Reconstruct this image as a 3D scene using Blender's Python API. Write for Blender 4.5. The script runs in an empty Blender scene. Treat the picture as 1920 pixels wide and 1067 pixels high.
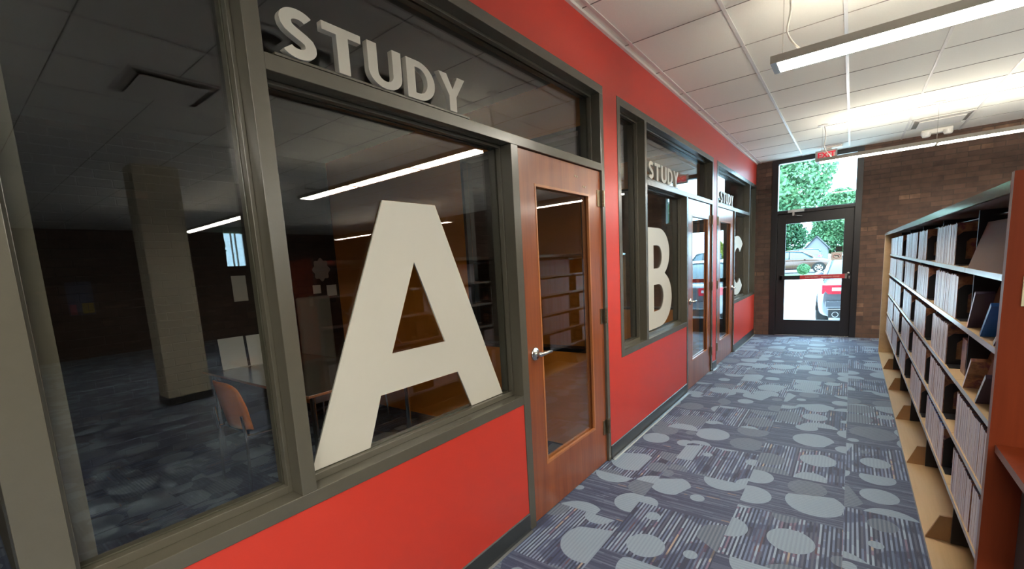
import bpy, bmesh, math, random
import numpy as np
from mathutils import Vector, Matrix
random.seed(7)
C = bpy.context.scene.collection
SC = bpy.context.scene
PI = math.pi

# ------------------------------------------------------------------ camera
F_PX, YAW, PIT, ROL = 846.2378, 0.6842, -0.1406, -0.0637
f = Vector((-math.sin(YAW)*math.cos(PIT), math.cos(YAW)*math.cos(PIT), math.sin(PIT)))
r = Vector((math.cos(YAW), math.sin(YAW), 0)); u = r.cross(f)
r2 = r*math.cos(ROL)+u*math.sin(ROL); u2 = -r*math.sin(ROL)+u*math.cos(ROL)
cam = bpy.data.objects.new('camera', bpy.data.cameras.new('camera')); C.objects.link(cam)
M = Matrix((( r2.x, u2.x, -f.x, 1.3781), (r2.y, u2.y, -f.y, 0), (r2.z, u2.z, -f.z, 1.4951), (0, 0, 0, 1)))
cam.matrix_world = M
cam.data.sensor_width = 36; cam.data.lens = F_PX/1920*36
cam.data.shift_x = 50.1154/1920; cam.data.shift_y = 93.4762/1920
cam.data.clip_start = 0.02; cam.data.clip_end = 400
SC.camera = cam

# ------------------------------------------------------------------ world, sun, exposure
w = bpy.data.worlds.new('sky'); SC.world = w; w.use_nodes = True
bg = w.node_tree.nodes['Background']
bg.inputs[0].default_value = (0.50, 0.78, 1.0, 1); bg.inputs[1].default_value = 11.5
sun = bpy.data.objects.new('sun', bpy.data.lights.new('sun', 'SUN')); C.objects.link(sun)
sun.data.energy = 3.0; sun.data.angle = 0.2; sun.data.color = (1, .96, .9)
sun.rotation_euler = (math.radians(42), math.radians(-25), 0)
SC.view_settings.view_transform = 'Standard'
SC.view_settings.look = 'None'
SC.view_settings.exposure = 0.28
SC.view_settings.gamma = 1.0
SC.view_settings.use_curve_mapping = False
LAMP = 54.0       # radiance of the lit lenses
UPLT = 84.0

# ------------------------------------------------------------------ materials
def newmat(name):
    m = bpy.data.materials.new(name); m.use_nodes = True
    nt = m.node_tree; b = nt.nodes['Principled BSDF']
    return m, nt, b
def nd(nt, t, **kw):
    n = nt.nodes.new(t)
    for k, v in kw.items():
        if k.startswith('i_'): n.inputs[k[2:]].default_value = v
        elif k.startswith('n_'): n.inputs[int(k[2:])].default_value = v
        else: setattr(n, k, v)
    return n
def mth(nt, op, a, b=None, c=None):
    n = nt.nodes.new('ShaderNodeMath'); n.operation = op
    for i, v in enumerate((a, b, c)):
        if v is None: continue
        if isinstance(v, (int, float)): n.inputs[i].default_value = v
        else: nt.links.new(v, n.inputs[i])
    return n.outputs[0]
def mixc(nt, fac, a, b, mode='MIX'):
    n = nt.nodes.new('ShaderNodeMix'); n.data_type = 'RGBA'; n.blend_type = mode
    for s, v in ((n.inputs[0], fac), (n.inputs[6], a), (n.inputs[7], b)):
        if isinstance(v, (int, float)): s.default_value = v
        elif isinstance(v, tuple): s.default_value = (*v, 1) if len(v) == 3 else v
        else: nt.links.new(v, s)
    return n.outputs[2]
def comb(nt, x, y, z=0.0):
    n = nt.nodes.new('ShaderNodeCombineXYZ')
    for i, v in enumerate((x, y, z)):
        if isinstance(v, (int, float)): n.inputs[i].default_value = v
        else: nt.links.new(v, n.inputs[i])
    return n.outputs[0]
def pos(nt):
    g = nt.nodes.new('ShaderNodeNewGeometry'); s = nt.nodes.new('ShaderNodeSeparateXYZ')
    nt.links.new(g.outputs['Position'], s.inputs[0]); return s.outputs
def objco(nt):
    g = nt.nodes.new('ShaderNodeTexCoord'); s = nt.nodes.new('ShaderNodeSeparateXYZ')
    nt.links.new(g.outputs['Object'], s.inputs[0]); return s.outputs
def noise(nt, vec, scale, detail=3, rough=.5):
    n = nd(nt, 'ShaderNodeTexNoise'); n.inputs['Scale'].default_value = scale
    n.inputs['Detail'].default_value = detail; n.inputs['Roughness'].default_value = rough
    if vec is not None: nt.links.new(vec, n.inputs['Vector'])
    return n.outputs['Fac']
def ramp(nt, fac, stops, interp='LINEAR'):
    n = nd(nt, 'ShaderNodeValToRGB'); cr = n.color_ramp; cr.interpolation = interp
    while len(cr.elements) < len(stops): cr.elements.new(.5)
    for e, (p, c) in zip(cr.elements, stops): e.position = p; e.color = (*c, 1)
    nt.links.new(fac, n.inputs[0]); return n.outputs[0]
def bump(nt, b, h, strength=.3, dist=.01):
    n = nd(nt, 'ShaderNodeBump'); n.inputs['Strength'].default_value = strength; n.inputs['Distance'].default_value = dist
    nt.links.new(h, n.inputs['Height']); nt.links.new(n.outputs[0], b.inputs['Normal'])
def flat(name, col, rough=.5, metal=0, var=.06, scale=30, bmp=0, spec=.5, coat=0):
    m, nt, b = newmat(name)
    g = nt.nodes.new('ShaderNodeNewGeometry')
    n = noise(nt, g.outputs['Position'], scale)
    c1 = tuple(max(0, c*(1-var)) for c in col); c2 = tuple(min(1, c*(1+var)) for c in col)
    nt.links.new(mixc(nt, n, c1, c2), b.inputs['Base Color'])
    b.inputs['Roughness'].default_value = rough; b.inputs['Metallic'].default_value = metal
    b.inputs['Specular IOR Level'].default_value = spec
    if coat: b.inputs['Coat Weight'].default_value = coat; b.inputs['Coat Roughness'].default_value = .08
    if bmp: bump(nt, b, noise(nt, g.outputs['Position'], scale*6), bmp, .002)
    return m
def emit(name, col, s):
    m, nt, b = newmat(name)
    b.inputs['Base Color'].default_value = (*col, 1)
    b.inputs['Emission Color'].default_value = (*col, 1); b.inputs['Emission Strength'].default_value = s
    return m
def wood(name, c1, c2, rough=.3, axis='z', coat=.3, world=False):
    m, nt, b = newmat(name)
    s = pos(nt)
    k = {'x': (1.2, 14, 14), 'y': (14, 1.2, 14), 'z': (14, 14, 1.2)}[axis]
    v = comb(nt, mth(nt, 'MULTIPLY', s[0], k[0]), mth(nt, 'MULTIPLY', s[1], k[1]), mth(nt, 'MULTIPLY', s[2], k[2]))
    n1 = noise(nt, v, 1.0, 4, .55)
    k2 = {'x': (3, 90, 90), 'y': (90, 3, 90), 'z': (90, 90, 3)}[axis]
    v2 = comb(nt, mth(nt, 'MULTIPLY', s[0], k2[0]), mth(nt, 'MULTIPLY', s[1], k2[1]), mth(nt, 'MULTIPLY', s[2], k2[2]))
    n2 = noise(nt, v2, 1.0, 3)
    fac = mth(nt, 'ADD', mth(nt, 'MULTIPLY', n1, .7), mth(nt, 'MULTIPLY', n2, .3))
    nt.links.new(ramp(nt, fac, [(.3, c1), (.7, c2)]), b.inputs['Base Color'])
    b.inputs['Roughness'].default_value = rough
    b.inputs['Coat Weight'].default_value = coat; b.inputs['Coat Roughness'].default_value = .15
    if not coat: b.inputs['Specular IOR Level'].default_value = .15
    return m
def glassmat(name, tint=(1, 1, 1), ior=1.52, rough=0.0, gain=1.0):
    m = bpy.data.materials.new(name); m.use_nodes = True; nt = m.node_tree; nt.nodes.clear()
    out = nd(nt, 'ShaderNodeOutputMaterial'); g = nd(nt, 'ShaderNodeNewGeometry')
    i = mth(nt, 'ADD', mth(nt, 'MULTIPLY', g.outputs['Backfacing'], 1/ior-ior), ior)
    fr = nd(nt, 'ShaderNodeFresnel'); nt.links.new(i, fr.inputs['IOR'])
    t = nd(nt, 'ShaderNodeBsdfTransparent'); t.inputs[0].default_value = (*tint, 1)
    gl = nd(nt, 'ShaderNodeBsdfGlossy'); gl.inputs['Roughness'].default_value = rough
    mx = nd(nt, 'ShaderNodeMixShader')
    nt.links.new(mth(nt, 'MINIMUM', mth(nt, 'MULTIPLY', fr.outputs[0], gain), 1.0), mx.inputs[0])
    nt.links.new(t.outputs[0], mx.inputs[1]); nt.links.new(gl.outputs[0], mx.inputs[2])
    nt.links.new(mx.outputs[0], out.inputs[0])
    return m

def carpet():
    m, nt, b = newmat('carpet_tiles')
    s = pos(nt); X, Y = s[0], s[1]
    SX, SY = .5, .56
    cx = mth(nt, 'DIVIDE', mth(nt, 'SUBTRACT', X, 1.40), SX)
    col = mth(nt, 'FLOOR', cx)
    cy = mth(nt, 'ADD', mth(nt, 'DIVIDE', mth(nt, 'SUBTRACT', Y, 3.18), SY), mth(nt, 'MULTIPLY', col, .5))
    row = mth(nt, 'FLOOR', cy)
    wn = nd(nt, 'ShaderNodeTexWhiteNoise'); wn.noise_dimensions = '2D'; nt.links.new(comb(nt, col, row), wn.inputs['Vector'])
    sep = nd(nt, 'ShaderNodeSeparateColor'); nt.links.new(wn.outputs['Color'], sep.inputs[0])
    # which of the two ways round the tile lies
    par = mth(nt, 'MODULO', mth(nt, 'ABSOLUTE', mth(nt, 'ADD', mth(nt, 'ADD', row, col), 40)), 2)
    par = mth(nt, 'GREATER_THAN', par, .5)
    # stripe index
    ax = mth(nt, 'FLOOR', mth(nt, 'DIVIDE', X, .0095)); ay = mth(nt, 'FLOOR', mth(nt, 'DIVIDE', Y, .0105))
    idx = mth(nt, 'ADD', mth(nt, 'MULTIPLY', ax, par), mth(nt, 'MULTIPLY', ay, mth(nt, 'SUBTRACT', 1, par)))
    al = mth(nt, 'ADD', mth(nt, 'MULTIPLY', Y, par), mth(nt, 'MULTIPLY', X, mth(nt, 'SUBTRACT', 1, par)))
    off = mth(nt, 'MULTIPLY', sep.outputs[0], 37)
    w1 = nd(nt, 'ShaderNodeTexWhiteNoise'); w1.noise_dimensions = '2D'
    nt.links.new(comb(nt, idx, mth(nt, 'ADD', col, mth(nt, 'MULTIPLY', row, 13))), w1.inputs['Vector'])
    seg = noise(nt, comb(nt, mth(nt, 'MULTIPLY', idx, .31), mth(nt, 'MULTIPLY', al, 5.0), off), 1.0, 1)
    v = mth(nt, 'ADD', mth(nt, 'MULTIPLY', w1.outputs['Value'], .82), mth(nt, 'MULTIPLY', mth(nt, 'SUBTRACT', seg, .5), .9))
    even = mth(nt, 'GREATER_THAN', mth(nt, 'MODULO', mth(nt, 'ABSOLUTE', idx), 2), .5)
    hot = ramp(nt, v, [(0, (.10, .11, .17)), (.14, (.15, .20, .33)), (.30, (.24, .31, .45)), (.55, (.33, .42, .54)), (.76, (.22, .16, .24)), (.86, (.44, .34, .27))], 'CONSTANT')
    dark = ramp(nt, v, [(0, (.03, .04, .085)), (.45, (.05, .065, .13)), (.75, (.085, .075, .135)), (.9, (.11, .06, .08))], 'CONSTANT')
    big = noise(nt, comb(nt, mth(nt, 'ADD', mth(nt, 'MULTIPLY', X, 4.5), off), mth(nt, 'MULTIPLY', Y, 4)), 1.0, 1)
    fade = ramp(nt, big, [(.42, (.34, .36, .46)), (.47, (1, 1, 1))])
    hot = mixc(nt, even, dark, mixc(nt, 1.0, hot, fade, 'MULTIPLY'))
    quiet = ramp(nt, v, [(0, (.045, .06, .12)), (.4, (.075, .095, .165)), (.72, (.13, .155, .23)), (.93, (.26, .19, .17))], 'CONSTANT')
    base = mixc(nt, par, quiet, hot)
    # round blobs, cut at the tile seams
    vo = nd(nt, 'ShaderNodeTexVoronoi'); vo.voronoi_dimensions = '2D'; vo.feature = 'F1'
    vo.inputs['Scale'].default_value = 1.0; vo.inputs['Randomness'].default_value = .55
    vx = mth(nt, 'ADD', mth(nt, 'DIVIDE', X, .28), mth(nt, 'MULTIPLY', sep.outputs[0], 31))
    vy = mth(nt, 'ADD', mth(nt, 'DIVIDE', Y, .31), mth(nt, 'MULTIPLY', sep.outputs[1], 31))
    nt.links.new(comb(nt, vx, vy), vo.inputs['Vector'])
    vs = nd(nt, 'ShaderNodeSeparateColor'); nt.links.new(vo.outputs['Color'], vs.inputs[0])
    rad = mth(nt, 'ADD', mth(nt, 'MULTIPLY', mth(nt, 'SUBTRACT', vs.outputs[0], .10), .50), .15)
    inside = mth(nt, 'LESS_THAN', vo.outputs['Distance'], rad)
    pale = mixc(nt, mth(nt, 'MULTIPLY', even, .5), (.28, .365, .46), (.21, .28, .375))
    dim = mixc(nt, even, (.10, .13, .19), (.17, .21, .27))
    kind = mth(nt, 'GREATER_THAN', vs.outputs[1], .34)
    c = mixc(nt, inside, base, mixc(nt, kind, dim, pale))
    g = nt.nodes.new('ShaderNodeNewGeometry')
    n = noise(nt, g.outputs['Position'], 260, 2)
    c = mixc(nt, 1.0, c, ramp(nt, n, [(.25, (.78, .78, .78)), (.75, (1, 1, 1))]), 'MULTIPLY')
    nt.links.new(c, b.inputs['Base Color']); b.inputs['Roughness'].default_value = .62
    b.inputs['Sheen Weight'].default_value = .2; b.inputs['Sheen Roughness'].default_value = .35; b.inputs['Sheen Tint'].default_value = (.7, .85, 1, 1)
    hh = mth(nt, 'ADD', mth(nt, 'MULTIPLY', even, .6), n)
    bump(nt, b, hh, .5, .003)
    return m

def brick(name='brown_brick', dark=1.0):
    m, nt, b = newmat(name)
    s = pos(nt)
    v = comb(nt, mth(nt, 'ADD', s[0], s[1]), s[2])
    br = nd(nt, 'ShaderNodeTexBrick'); nt.links.new(v, br.inputs['Vector'])
    br.inputs['Scale'].default_value = 1; br.inputs['Brick Width'].default_value = .235; br.inputs['Row Height'].default_value = .072
    br.inputs['Mortar Size'].default_value = .0045; br.inputs['Mortar Smooth'].default_value = .3; br.inputs['Bias'].default_value = -.2
    br.inputs['Color1'].default_value = (.085*dark, .047*dark, .033*dark, 1); br.inputs['Color2'].default_value = (.13*dark, .072*dark, .048*dark, 1)
    br.inputs['Mortar'].default_value = (.075*dark, .05*dark, .038*dark, 1)
    # a few paler bricks
    rowi = mth(nt, 'FLOOR', mth(nt, 'DIVIDE', s[2], .072))
    off = mth(nt, 'MULTIPLY', mth(nt, 'MODULO', rowi, 2), .1175)
    coli = mth(nt, 'FLOOR', mth(nt, 'DIVIDE', mth(nt, 'ADD', mth(nt, 'ADD', s[0], s[1]), off), .235))
    wn = nd(nt, 'ShaderNodeTexWhiteNoise'); wn.noise_dimensions = '2D'; nt.links.new(comb(nt, coli, rowi), wn.inputs['Vector'])
    hot = mth(nt, 'GREATER_THAN', wn.outputs['Value'], .972)
    notm = mth(nt, 'SUBTRACT', 1, br.outputs['Fac'])
    g = nt.nodes.new('ShaderNodeNewGeometry')
    n = noise(nt, g.outputs['Position'], 9, 4)
    c = mixc(nt, mth(nt, 'MULTIPLY', mth(nt, 'MULTIPLY', hot, notm), n), br.outputs['Color'], (.27*dark, .155*dark, .09*dark))
    c = mixc(nt, 1.0, c, ramp(nt, n, [(.25, (.7, .7, .7)), (.75, (1.15, 1.15, 1.15))]), 'MULTIPLY')
    nt.links.new(c, b.inputs['Base Color']); b.inputs['Roughness'].default_value = .8
    bump(nt, b, mth(nt, 'ADD', notm, mth(nt, 'MULTIPLY', n, .3)), .6, .008)
    return m
def spine():
    m, nt, b = newmat('case_spine')
    s = pos(nt)
    i = mth(nt, 'FLOOR', mth(nt, 'DIVIDE', s[1], .0165))
    wn = nd(nt, 'ShaderNodeTexWhiteNoise'); wn.noise_dimensions = '2D'
    nt.links.new(comb(nt, i, mth(nt, 'FLOOR', mth(nt, 'DIVIDE', s[2], .27))), wn.inputs['Vector'])
    base = ramp(nt, wn.outputs['Value'], [(0, (.74, .80, .86)), (.4, (.86, .90, .93)), (.75, (.76, .78, .84)), (.93, (.5, .54, .64))])
    pr = noise(nt, comb(nt, mth(nt, 'MULTIPLY', s[1], 160), mth(nt, 'MULTIPLY', s[2], 22), i), 1.0, 3, .7)
    c = mixc(nt, ramp(nt, pr, [(.60, (0, 0, 0)), (.72, (1, 1, 1))]), base, (.25, .25, .36))
    nt.links.new(c, b.inputs['Base Color']); b.inputs['Roughness'].default_value = .35
    return m
def cover():
    m, nt, b = newmat('case_cover')
    s = pos(nt)
    g = nt.nodes.new('ShaderNodeNewGeometry')
    n = noise(nt, g.outputs['Position'], 14, 4, .6)
    c = ramp(nt, n, [(.3, (.05, .03, .05)), (.42, (.22, .10, .05)), (.52, (.38, .20, .10)), (.62, (.16, .05, .07)), (.72, (.45, .36, .3))])
    nt.links.new(c, b.inputs['Base Color']); b.inputs['Roughness'].default_value = .3
    return m
def leafmat(name, c1, c2):
    m, nt, b = newmat(name)
    g = nt.nodes.new('ShaderNodeNewGeometry')
    n = noise(nt, g.outputs['Position'], 1.7, 4, .6)
    nt.links.new(ramp(nt, n, [(.3, c1), (.7, c2)]), b.inputs['Base Color'])
    b.inputs['Roughness'].default_value = .6
    b.inputs['Transmission Weight'].default_value = 0
    return m

MT = dict(
    red=flat('red_paint', (.57, .042, .024), .36, spec=.45, var=.03, scale=6, bmp=.12),
    orange=flat('orange_paint', (.90, .29, .035), .5, var=.05, scale=5, bmp=.1),
    frame=flat('olive_grey_metal', (.088, .081, .060), .27, spec=.7, var=.05, scale=40, bmp=.08),
    bronze=flat('dark_bronze', (.012, .011, .013), .35, var=.1),
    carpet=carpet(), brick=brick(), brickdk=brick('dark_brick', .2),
    door=wood('cherry_veneer', (.17, .038, .011), (.34, .095, .027), .3, 'z', .45),
    doorlip=wood('cherry_stop', (.34, .11, .03), (.50, .19, .06), .3, 'z', .3),
    mahog=wood('mahogany_laminate', (.14, .022, .006), (.20, .034, .009), .6, 'z', 0),
    maple=wood('tan_laminate', (.50, .34, .17), (.60, .42, .23), .45, 'y', .05),
    board=flat('brown_board', (.15, .075, .033), .6, var=.12, scale=60),
    bracket=flat('brown_bracket', (.34, .19, .08), .5, var=.05),
    white=flat('white_letter', (.56, .54, .47), .45, var=.01),
    whiteside=flat('letter_edge', (.50, .48, .42), .5, var=.02),
    tile=flat('ceiling_tile', (.87, .86, .78), .95, var=.05, scale=120, bmp=.3),
    grid=flat('white_grid', (.72, .70, .66), .4),
    seam=flat('tile_seam', (.25, .23, .20), .8),
    silver=flat('brushed_nickel', (.62, .61, .58), .25, 1.0),
    brass=flat('hinge_metal', (.36, .30, .20), .3, 1.0),
    alu=flat('fixture_aluminium', (.33, .31, .28), .4, .3),
    lip=flat('pale_shelf_lip', (.70, .74, .72), .25, .4),
    canopy=flat('glossy_laminate', (.42, .46, .42), .14, .6),
    coverlt=flat('pale_cover', (.42, .27, .20), .35, var=.5, scale=16),
    edge=flat('grey_pink_edge', (.30, .22, .19), .45),
    black=flat('black_plastic', (.010, .010, .012), .4),
    vinyl=flat('black_vinyl', (.030, .034, .036), .35),
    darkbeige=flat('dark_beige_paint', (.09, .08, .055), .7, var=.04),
    beige=flat('beige_paint', (.66, .60, .45), .7, var=.04),
    plaster=flat('grey_plaster', (.38, .36, .32), .8, var=.04),
    white2=flat('white_plastic', (.75, .73, .68), .4),
    paper=flat('white_paper', (.72, .71, .66), .8, var=.03),
    shadeceil=flat('shaded_ceiling_tile', (.04, .038, .034), .9, var=.04),  # off-white tiles coloured near black, standing in for the unlit rooms
    pane=glassmat('window_glass', (.97, .98, .97), gain=1.15),
    doorpane=glassmat('door_glass', (.97, .98, .97), gain=1.15),
    clear=glassmat('exit_glass', (.97, .99, .98)),
    lens=emit('lit_lens', (1.0, .93, .80), LAMP), up=emit('uplight_lens', (1.0, .93, .80), UPLT),
    lens_low=emit('dim_lens', (1.0, .93, .80), LAMP*1.1), up_low=emit('dim_uplight', (1.0, .93, .80), UPLT*1.0),
    exitred=emit('exit_red', (.75, .02, .05), .22),
    exitface=flat('exit_face', (.80, .42, .40), .5),
    greybox=flat('grey_sign_box', (.36, .36, .34), .5),
    spine=spine(), cover=cover(), casedk=flat('case_dark', (.05, .035, .06), .35),
    casebl=flat('case_blue', (.02, .12, .42), .35),
    redbar=flat('red_strip', (.42, .03, .035), .4),
    navy=flat('navy_seat', (.02, .035, .06), .7), oshell=flat('orange_shell', (.88, .26, .03), .4),
    ttop=wood('table_laminate', (.13, .10, .075), (.20, .15, .11), .18, 'x', .6),
    tedge=wood('table_edge', (.30, .09, .03), (.42, .14, .05), .3, 'x', .3),
    chrome=flat('chrome_tube', (.70, .70, .70), .18, 1.0),
    grey=flat('grey_green_fabric', (.22, .24, .21), .9),
    tyre=flat('tyre', (.02, .02, .02), .8), rim=flat('rim', (.6, .6, .62), .3, .9),
    carglass=flat('car_glass', (.07, .12, .15), .05, 0, var=.1, scale=3, spec=1.0),
    tail=flat('tail_lamp', (.75, .03, .06), .15, coat=1), lampw=flat('head_lamp', (.7, .72, .75), .1),
    grass=flat('lawn', (.07, .15, .035), .95, var=.4, scale=12), concrete=flat('pale_concrete', (.72, .71, .70), .9, var=.08, scale=3),
    asphalt=flat('asphalt', (.14,.14,.15), .9, var=.1, scale=4),
    leaf=leafmat('green_leaves', (.012, .055, .022), (.045, .15, .06)), leaf2=leafmat('pale_leaves', (.045, .14, .065), (.13, .29, .13)),
    leafy=leafmat('lime_leaves', (.16, .24, .03), (.32, .40, .06)), bark=flat('bark', (.10, .07, .05), .9, var=.3),
    siding=flat('pale_siding', (.13, .14, .16), .7), roofm=flat('grey_roof', (.05,.055,.06), .9),
)

# ------------------------------------------------------------------ mesh helpers
class MB:
    def __init__(s): s.v = []; s.f = []; s.m = []; s.mats = []
    def mi(s, mat):
        if mat not in s.mats: s.mats.append(mat)
        return s.mats.index(mat)
    def add(s, vs, fs, mat):
        o = len(s.v); k = s.mi(mat); s.v += [tuple(v) for v in vs]
        for q in fs: s.f.append(tuple(o+i for i in q)); s.m.append(k)
        return s
    def box(s, x0, x1, y0, y1, z0, z1, mat, sides=None):
        x0, x1 = sorted((x0, x1)); y0, y1 = sorted((y0, y1)); z0, z1 = sorted((z0, z1))
        vs = [(x0,y0,z0),(x1,y0,z0),(x1,y1,z0),(x0,y1,z0),(x0,y0,z1),(x1,y0,z1),(x1,y1,z1),(x0,y1,z1)]
        fs = [(0,3,2,1),(4,5,6,7),(0,1,5,4),(1,2,6,5),(2,3,7,6),(3,0,4,7)]   # -z +z -y +x +y -x
        if not sides: return s.add(vs, fs, mat)
        o = len(s.v); s.v += vs
        for n, q in zip(('-z','+z','-y','+x','+y','-x'), fs):
            s.f.append(tuple(o+i for i in q)); s.m.append(s.mi(sides.get(n, mat)))
        return s
    def prism(s, pts, ax, a0, a1, mat, capmat=None):
        """pts: polygon in the two other axes (in xyz order without ax), pushed from a0 to a1 along ax"""
        def P(p, a):
            return {'x': (a, p[0], p[1]), 'y': (p[0], a, p[1]), 'z': (p[0], p[1], a)}[ax]
        n = len(pts); vs = [P(p, a0) for p in pts]+[P(p, a1) for p in pts]
        s.add(vs, [(i, (i+1) % n, n+(i+1) % n, n+i) for i in range(n)], mat)
        s.add(vs, [tuple(range(n))[::-1], tuple(range(n, 2*n))], capmat or mat)
        return s
    def tube(s, pts, rad, mat, seg=10, caps=True):
        pts = [Vector(p) for p in pts]; rings = []
        for i, p in enumerate(pts):
            d = (pts[min(i+1, len(pts)-1)]-pts[max(i-1, 0)]).normalized()
            a = d.orthogonal().normalized() if i == 0 else (a-d*a.dot(d)).normalized()
            b = d.cross(a); rr = rad[i] if isinstance(rad, (list, tuple)) else rad
            rings.append([p+(a*math.cos(t)+b*math.sin(t))*rr for t in [2*PI*k/seg for k in range(seg)]])
        vs = [v for q in rings for v in q]; fs = []
        for i in range(len(pts)-1):
            for k in range(seg): fs.append((i*seg+k, i*seg+(k+1) % seg, (i+1)*seg+(k+1) % seg, (i+1)*seg+k))
        if caps: fs += [tuple(range(seg))[::-1], tuple(range(len(vs)-seg, len(vs)))]
        return s.add(vs, fs, mat)
    def disc(s, c, ax, rad, th, mat, seg=24, prof=None):
        """lathe of prof [(r, h)] about axis ax"""
        prof = prof or [(0, 0), (rad, 0), (rad, th), (0, th)]
        A = {'x': (Vector((0,1,0)), Vector((0,0,1)), Vector((1,0,0))), 'y': (Vector((1,0,0)), Vector((0,0,1)), Vector((0,1,0))), 'z': (Vector((1,0,0)), Vector((0,1,0)), Vector((0,0,1)))}[ax]
        c = Vector(c); vs = []; fs = []
        for (q, h) in prof:
            for k in range(seg):
                t = 2*PI*k/seg; vs.append(c+(A[0]*math.cos(t)+A[1]*math.sin(t))*max(q, 1e-5)+A[2]*h)
        for i in range(len(prof)-1):
            for k in range(seg): fs.append((i*seg+k, i*seg+(k+1) % seg, (i+1)*seg+(k+1) % seg, (i+1)*seg+k))
        return s.add(vs, fs, mat)
    def build(s, name, parent=None, loc=None, smooth=False, bevel=0, origin=None):
        if origin is not None:
            s.v = [(a-origin[0], b-origin[1], c-origin[2]) for a, b, c in s.v]; loc = origin
        me = bpy.data.meshes.new(name); me.from_pydata(s.v, [], s.f)
        for m in s.mats: me.materials.append(m)
        me.polygons.foreach_set('material_index', s.m)
        bm = bmesh.new(); bm.from_mesh(me)
        if smooth: bmesh.ops.remove_doubles(bm, verts=bm.verts, dist=1e-5)
        bmesh.ops.recalc_face_normals(bm, faces=bm.faces); bm.to_mesh(me); bm.free()
        if smooth: me.polygons.foreach_set('use_smooth', [True]*len(me.polygons))
        o = bpy.data.objects.new(name, me); C.objects.link(o)
        if loc is not None: o.location = loc
        if parent is not None:
            o.parent = parent
            if origin is not None: o.location = Vector(loc)-parent.location
        if bevel:
            b = o.modifiers.new('bevel', 'BEVEL'); b.width = bevel; b.segments = 2; b.limit_method = 'ANGLE'
        return o
def tag(o, label=None, cat=None, group=None, kind=None):
    if label: o['label'] = label
    if cat: o['category'] = cat
    if group: o['group'] = group
    if kind: o['kind'] = kind
    return o
def empty(name, loc, label, cat, group=None, rz=0, kind=None):
    o = bpy.data.objects.new(name, None); C.objects.link(o); o.location = loc; o.rotation_euler.z = rz
    o.empty_display_size = .1
    return tag(o, label, cat, group, kind)
def struct(mb, name, label=None, parent=None, **k):
    o = mb.build(name, parent, **k)
    o['kind'] = 'structure'
    if label: o['label'] = label
    if not parent: o['category'] = name.split('_')[0]
    return o
def copy_tree(o, parent=None):
    c = o.copy(); C.objects.link(c)
    if parent: c.parent = parent
    for ch in o.children: copy_tree(ch, c)
    return c

H, L = 3.06, 9.605
XE, YS = 12.72, -6.0
ZS0, ZS1, ZH0, ZH1, ZT0, ZT1 = .7493, .7992, 2.1263, 2.1756, 2.6348, 2.6894

# ------------------------------------------------------------------ floor, ceiling, walls
struct(MB().box(-3.7, XE+.2, YS-.2, L+.3, -.1, 0, MT['carpet']), 'floor', 'blue grey carpet tiles with stripes and pale round blobs')
cb = MB().box(-.14, XE+.2, YS-.2, L+.3, H, H+.1, MT['tile'])
for k in range(0, 22):
    x = .064+.61*k
    if x < XE: cb.box(x-.011, x+.011, YS, L, H-.006, H, MT['grid'])
cb.box(0, .02, .05, L, H-.02, H, MT['grid'])
for k in range(-12, 12):
    y = 2.1288+.686*k
    if YS < y < L: cb.box(0, XE, y-.003, y+.003, H-.003, H, MT['seam'])
struct(cb, 'ceiling', 'suspended ceiling of pale tiles in a white metal grid')

wl = MB(); R = MT['red']
for y0, y1, z0, z1 in [(.045, L, ZT1, H), (.131, 1.986, 0, ZS0), (3.1214, 3.3627, 0, ZT1), (3.3627, 5.178, 0, ZS0), (6.355, 6.56, 0, ZT1), (7.752, L, 0, ZS0)]:
    wl.box(-.14, 0, y0, y1, z0, z1, R, {'-x': MT['plaster']})
wl.box(-.14, 0, .045, .131, 0, ZS0, MT['beige'])
struct(wl, 'wall_left', 'red painted corridor wall around the study room windows')
bb = MB()
for y0, y1 in [(.131, 1.984), (3.123, 5.177), (6.357, 6.558), (7.754, L)]:
    bb.prism([(0, 0), (.022, 0), (.012, .008), (.007, .02), (.007, .104), (0, .108)], 'y', y0, y1, MT['vinyl'])
tr = MB()
for y0, y1 in [(3.123, 5.177), (6.357, 6.558), (7.754, L)]: tr.box(.0225, .034, y0, y1, 0, .004, MT['lip'])  # pale strip in place of the glint on the baseboard foot
struct(tr, 'trim_2', 'thin pale strip standing in for the glint along the foot of the baseboard')
struct(bb, 'baseboard_left', 'black vinyl baseboard along the red wall')
we = MB()
we.box(-3.7, .2407, L, L+.3, 0, H, MT['brick']); we.box(1.4723, XE, L, L+.3, 0, H, MT['brick'])
struct(we, 'wall_end', 'brown brick wall around the exit door')
wx = MB()
wx.box(XE, XE+.2, YS, 5.72, 0, H, MT['brick']); wx.box(XE, XE+.2, 6.36, L, 0, H, MT['brick'])
wx.box(XE, XE+.2, 5.72, 6.36, 0, 2.05, MT['brick'])
struct(wx, 'wall_right', 'dark brown brick wall at the far side of the library')
w5 = MB(); w5.box(XE+.02, XE+.1, 5.72, 5.76, 2.05, H, MT['bronze']); w5.box(XE+.02, XE+.1, 6.32, 6.36, 2.05, H, MT['bronze'])
w5.box(XE+.02, XE+.1, 5.76, 6.32, 2.05, 2.09, MT['bronze']); w5.box(XE+.02, XE+.1, 6.08, 6.10, 2.09, H, MT['white2']); w5.box(XE+.02, XE+.1, 5.96, 5.98, 2.09, H, MT['white2'])
o = struct(w5, 'window_6', 'narrow high window in the far brick wall, mirrored in the study glass')
struct(MB().box(XE+.055, XE+.061, 5.76, 6.32, 2.09, H, MT['clear']), 'glass_pane', None, o)
struct(MB().box(-3.7, XE+.2, YS-.2, YS, 0, H, MT['brick']), 'wall_rear', 'brown brick wall behind the viewpoint')
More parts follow.
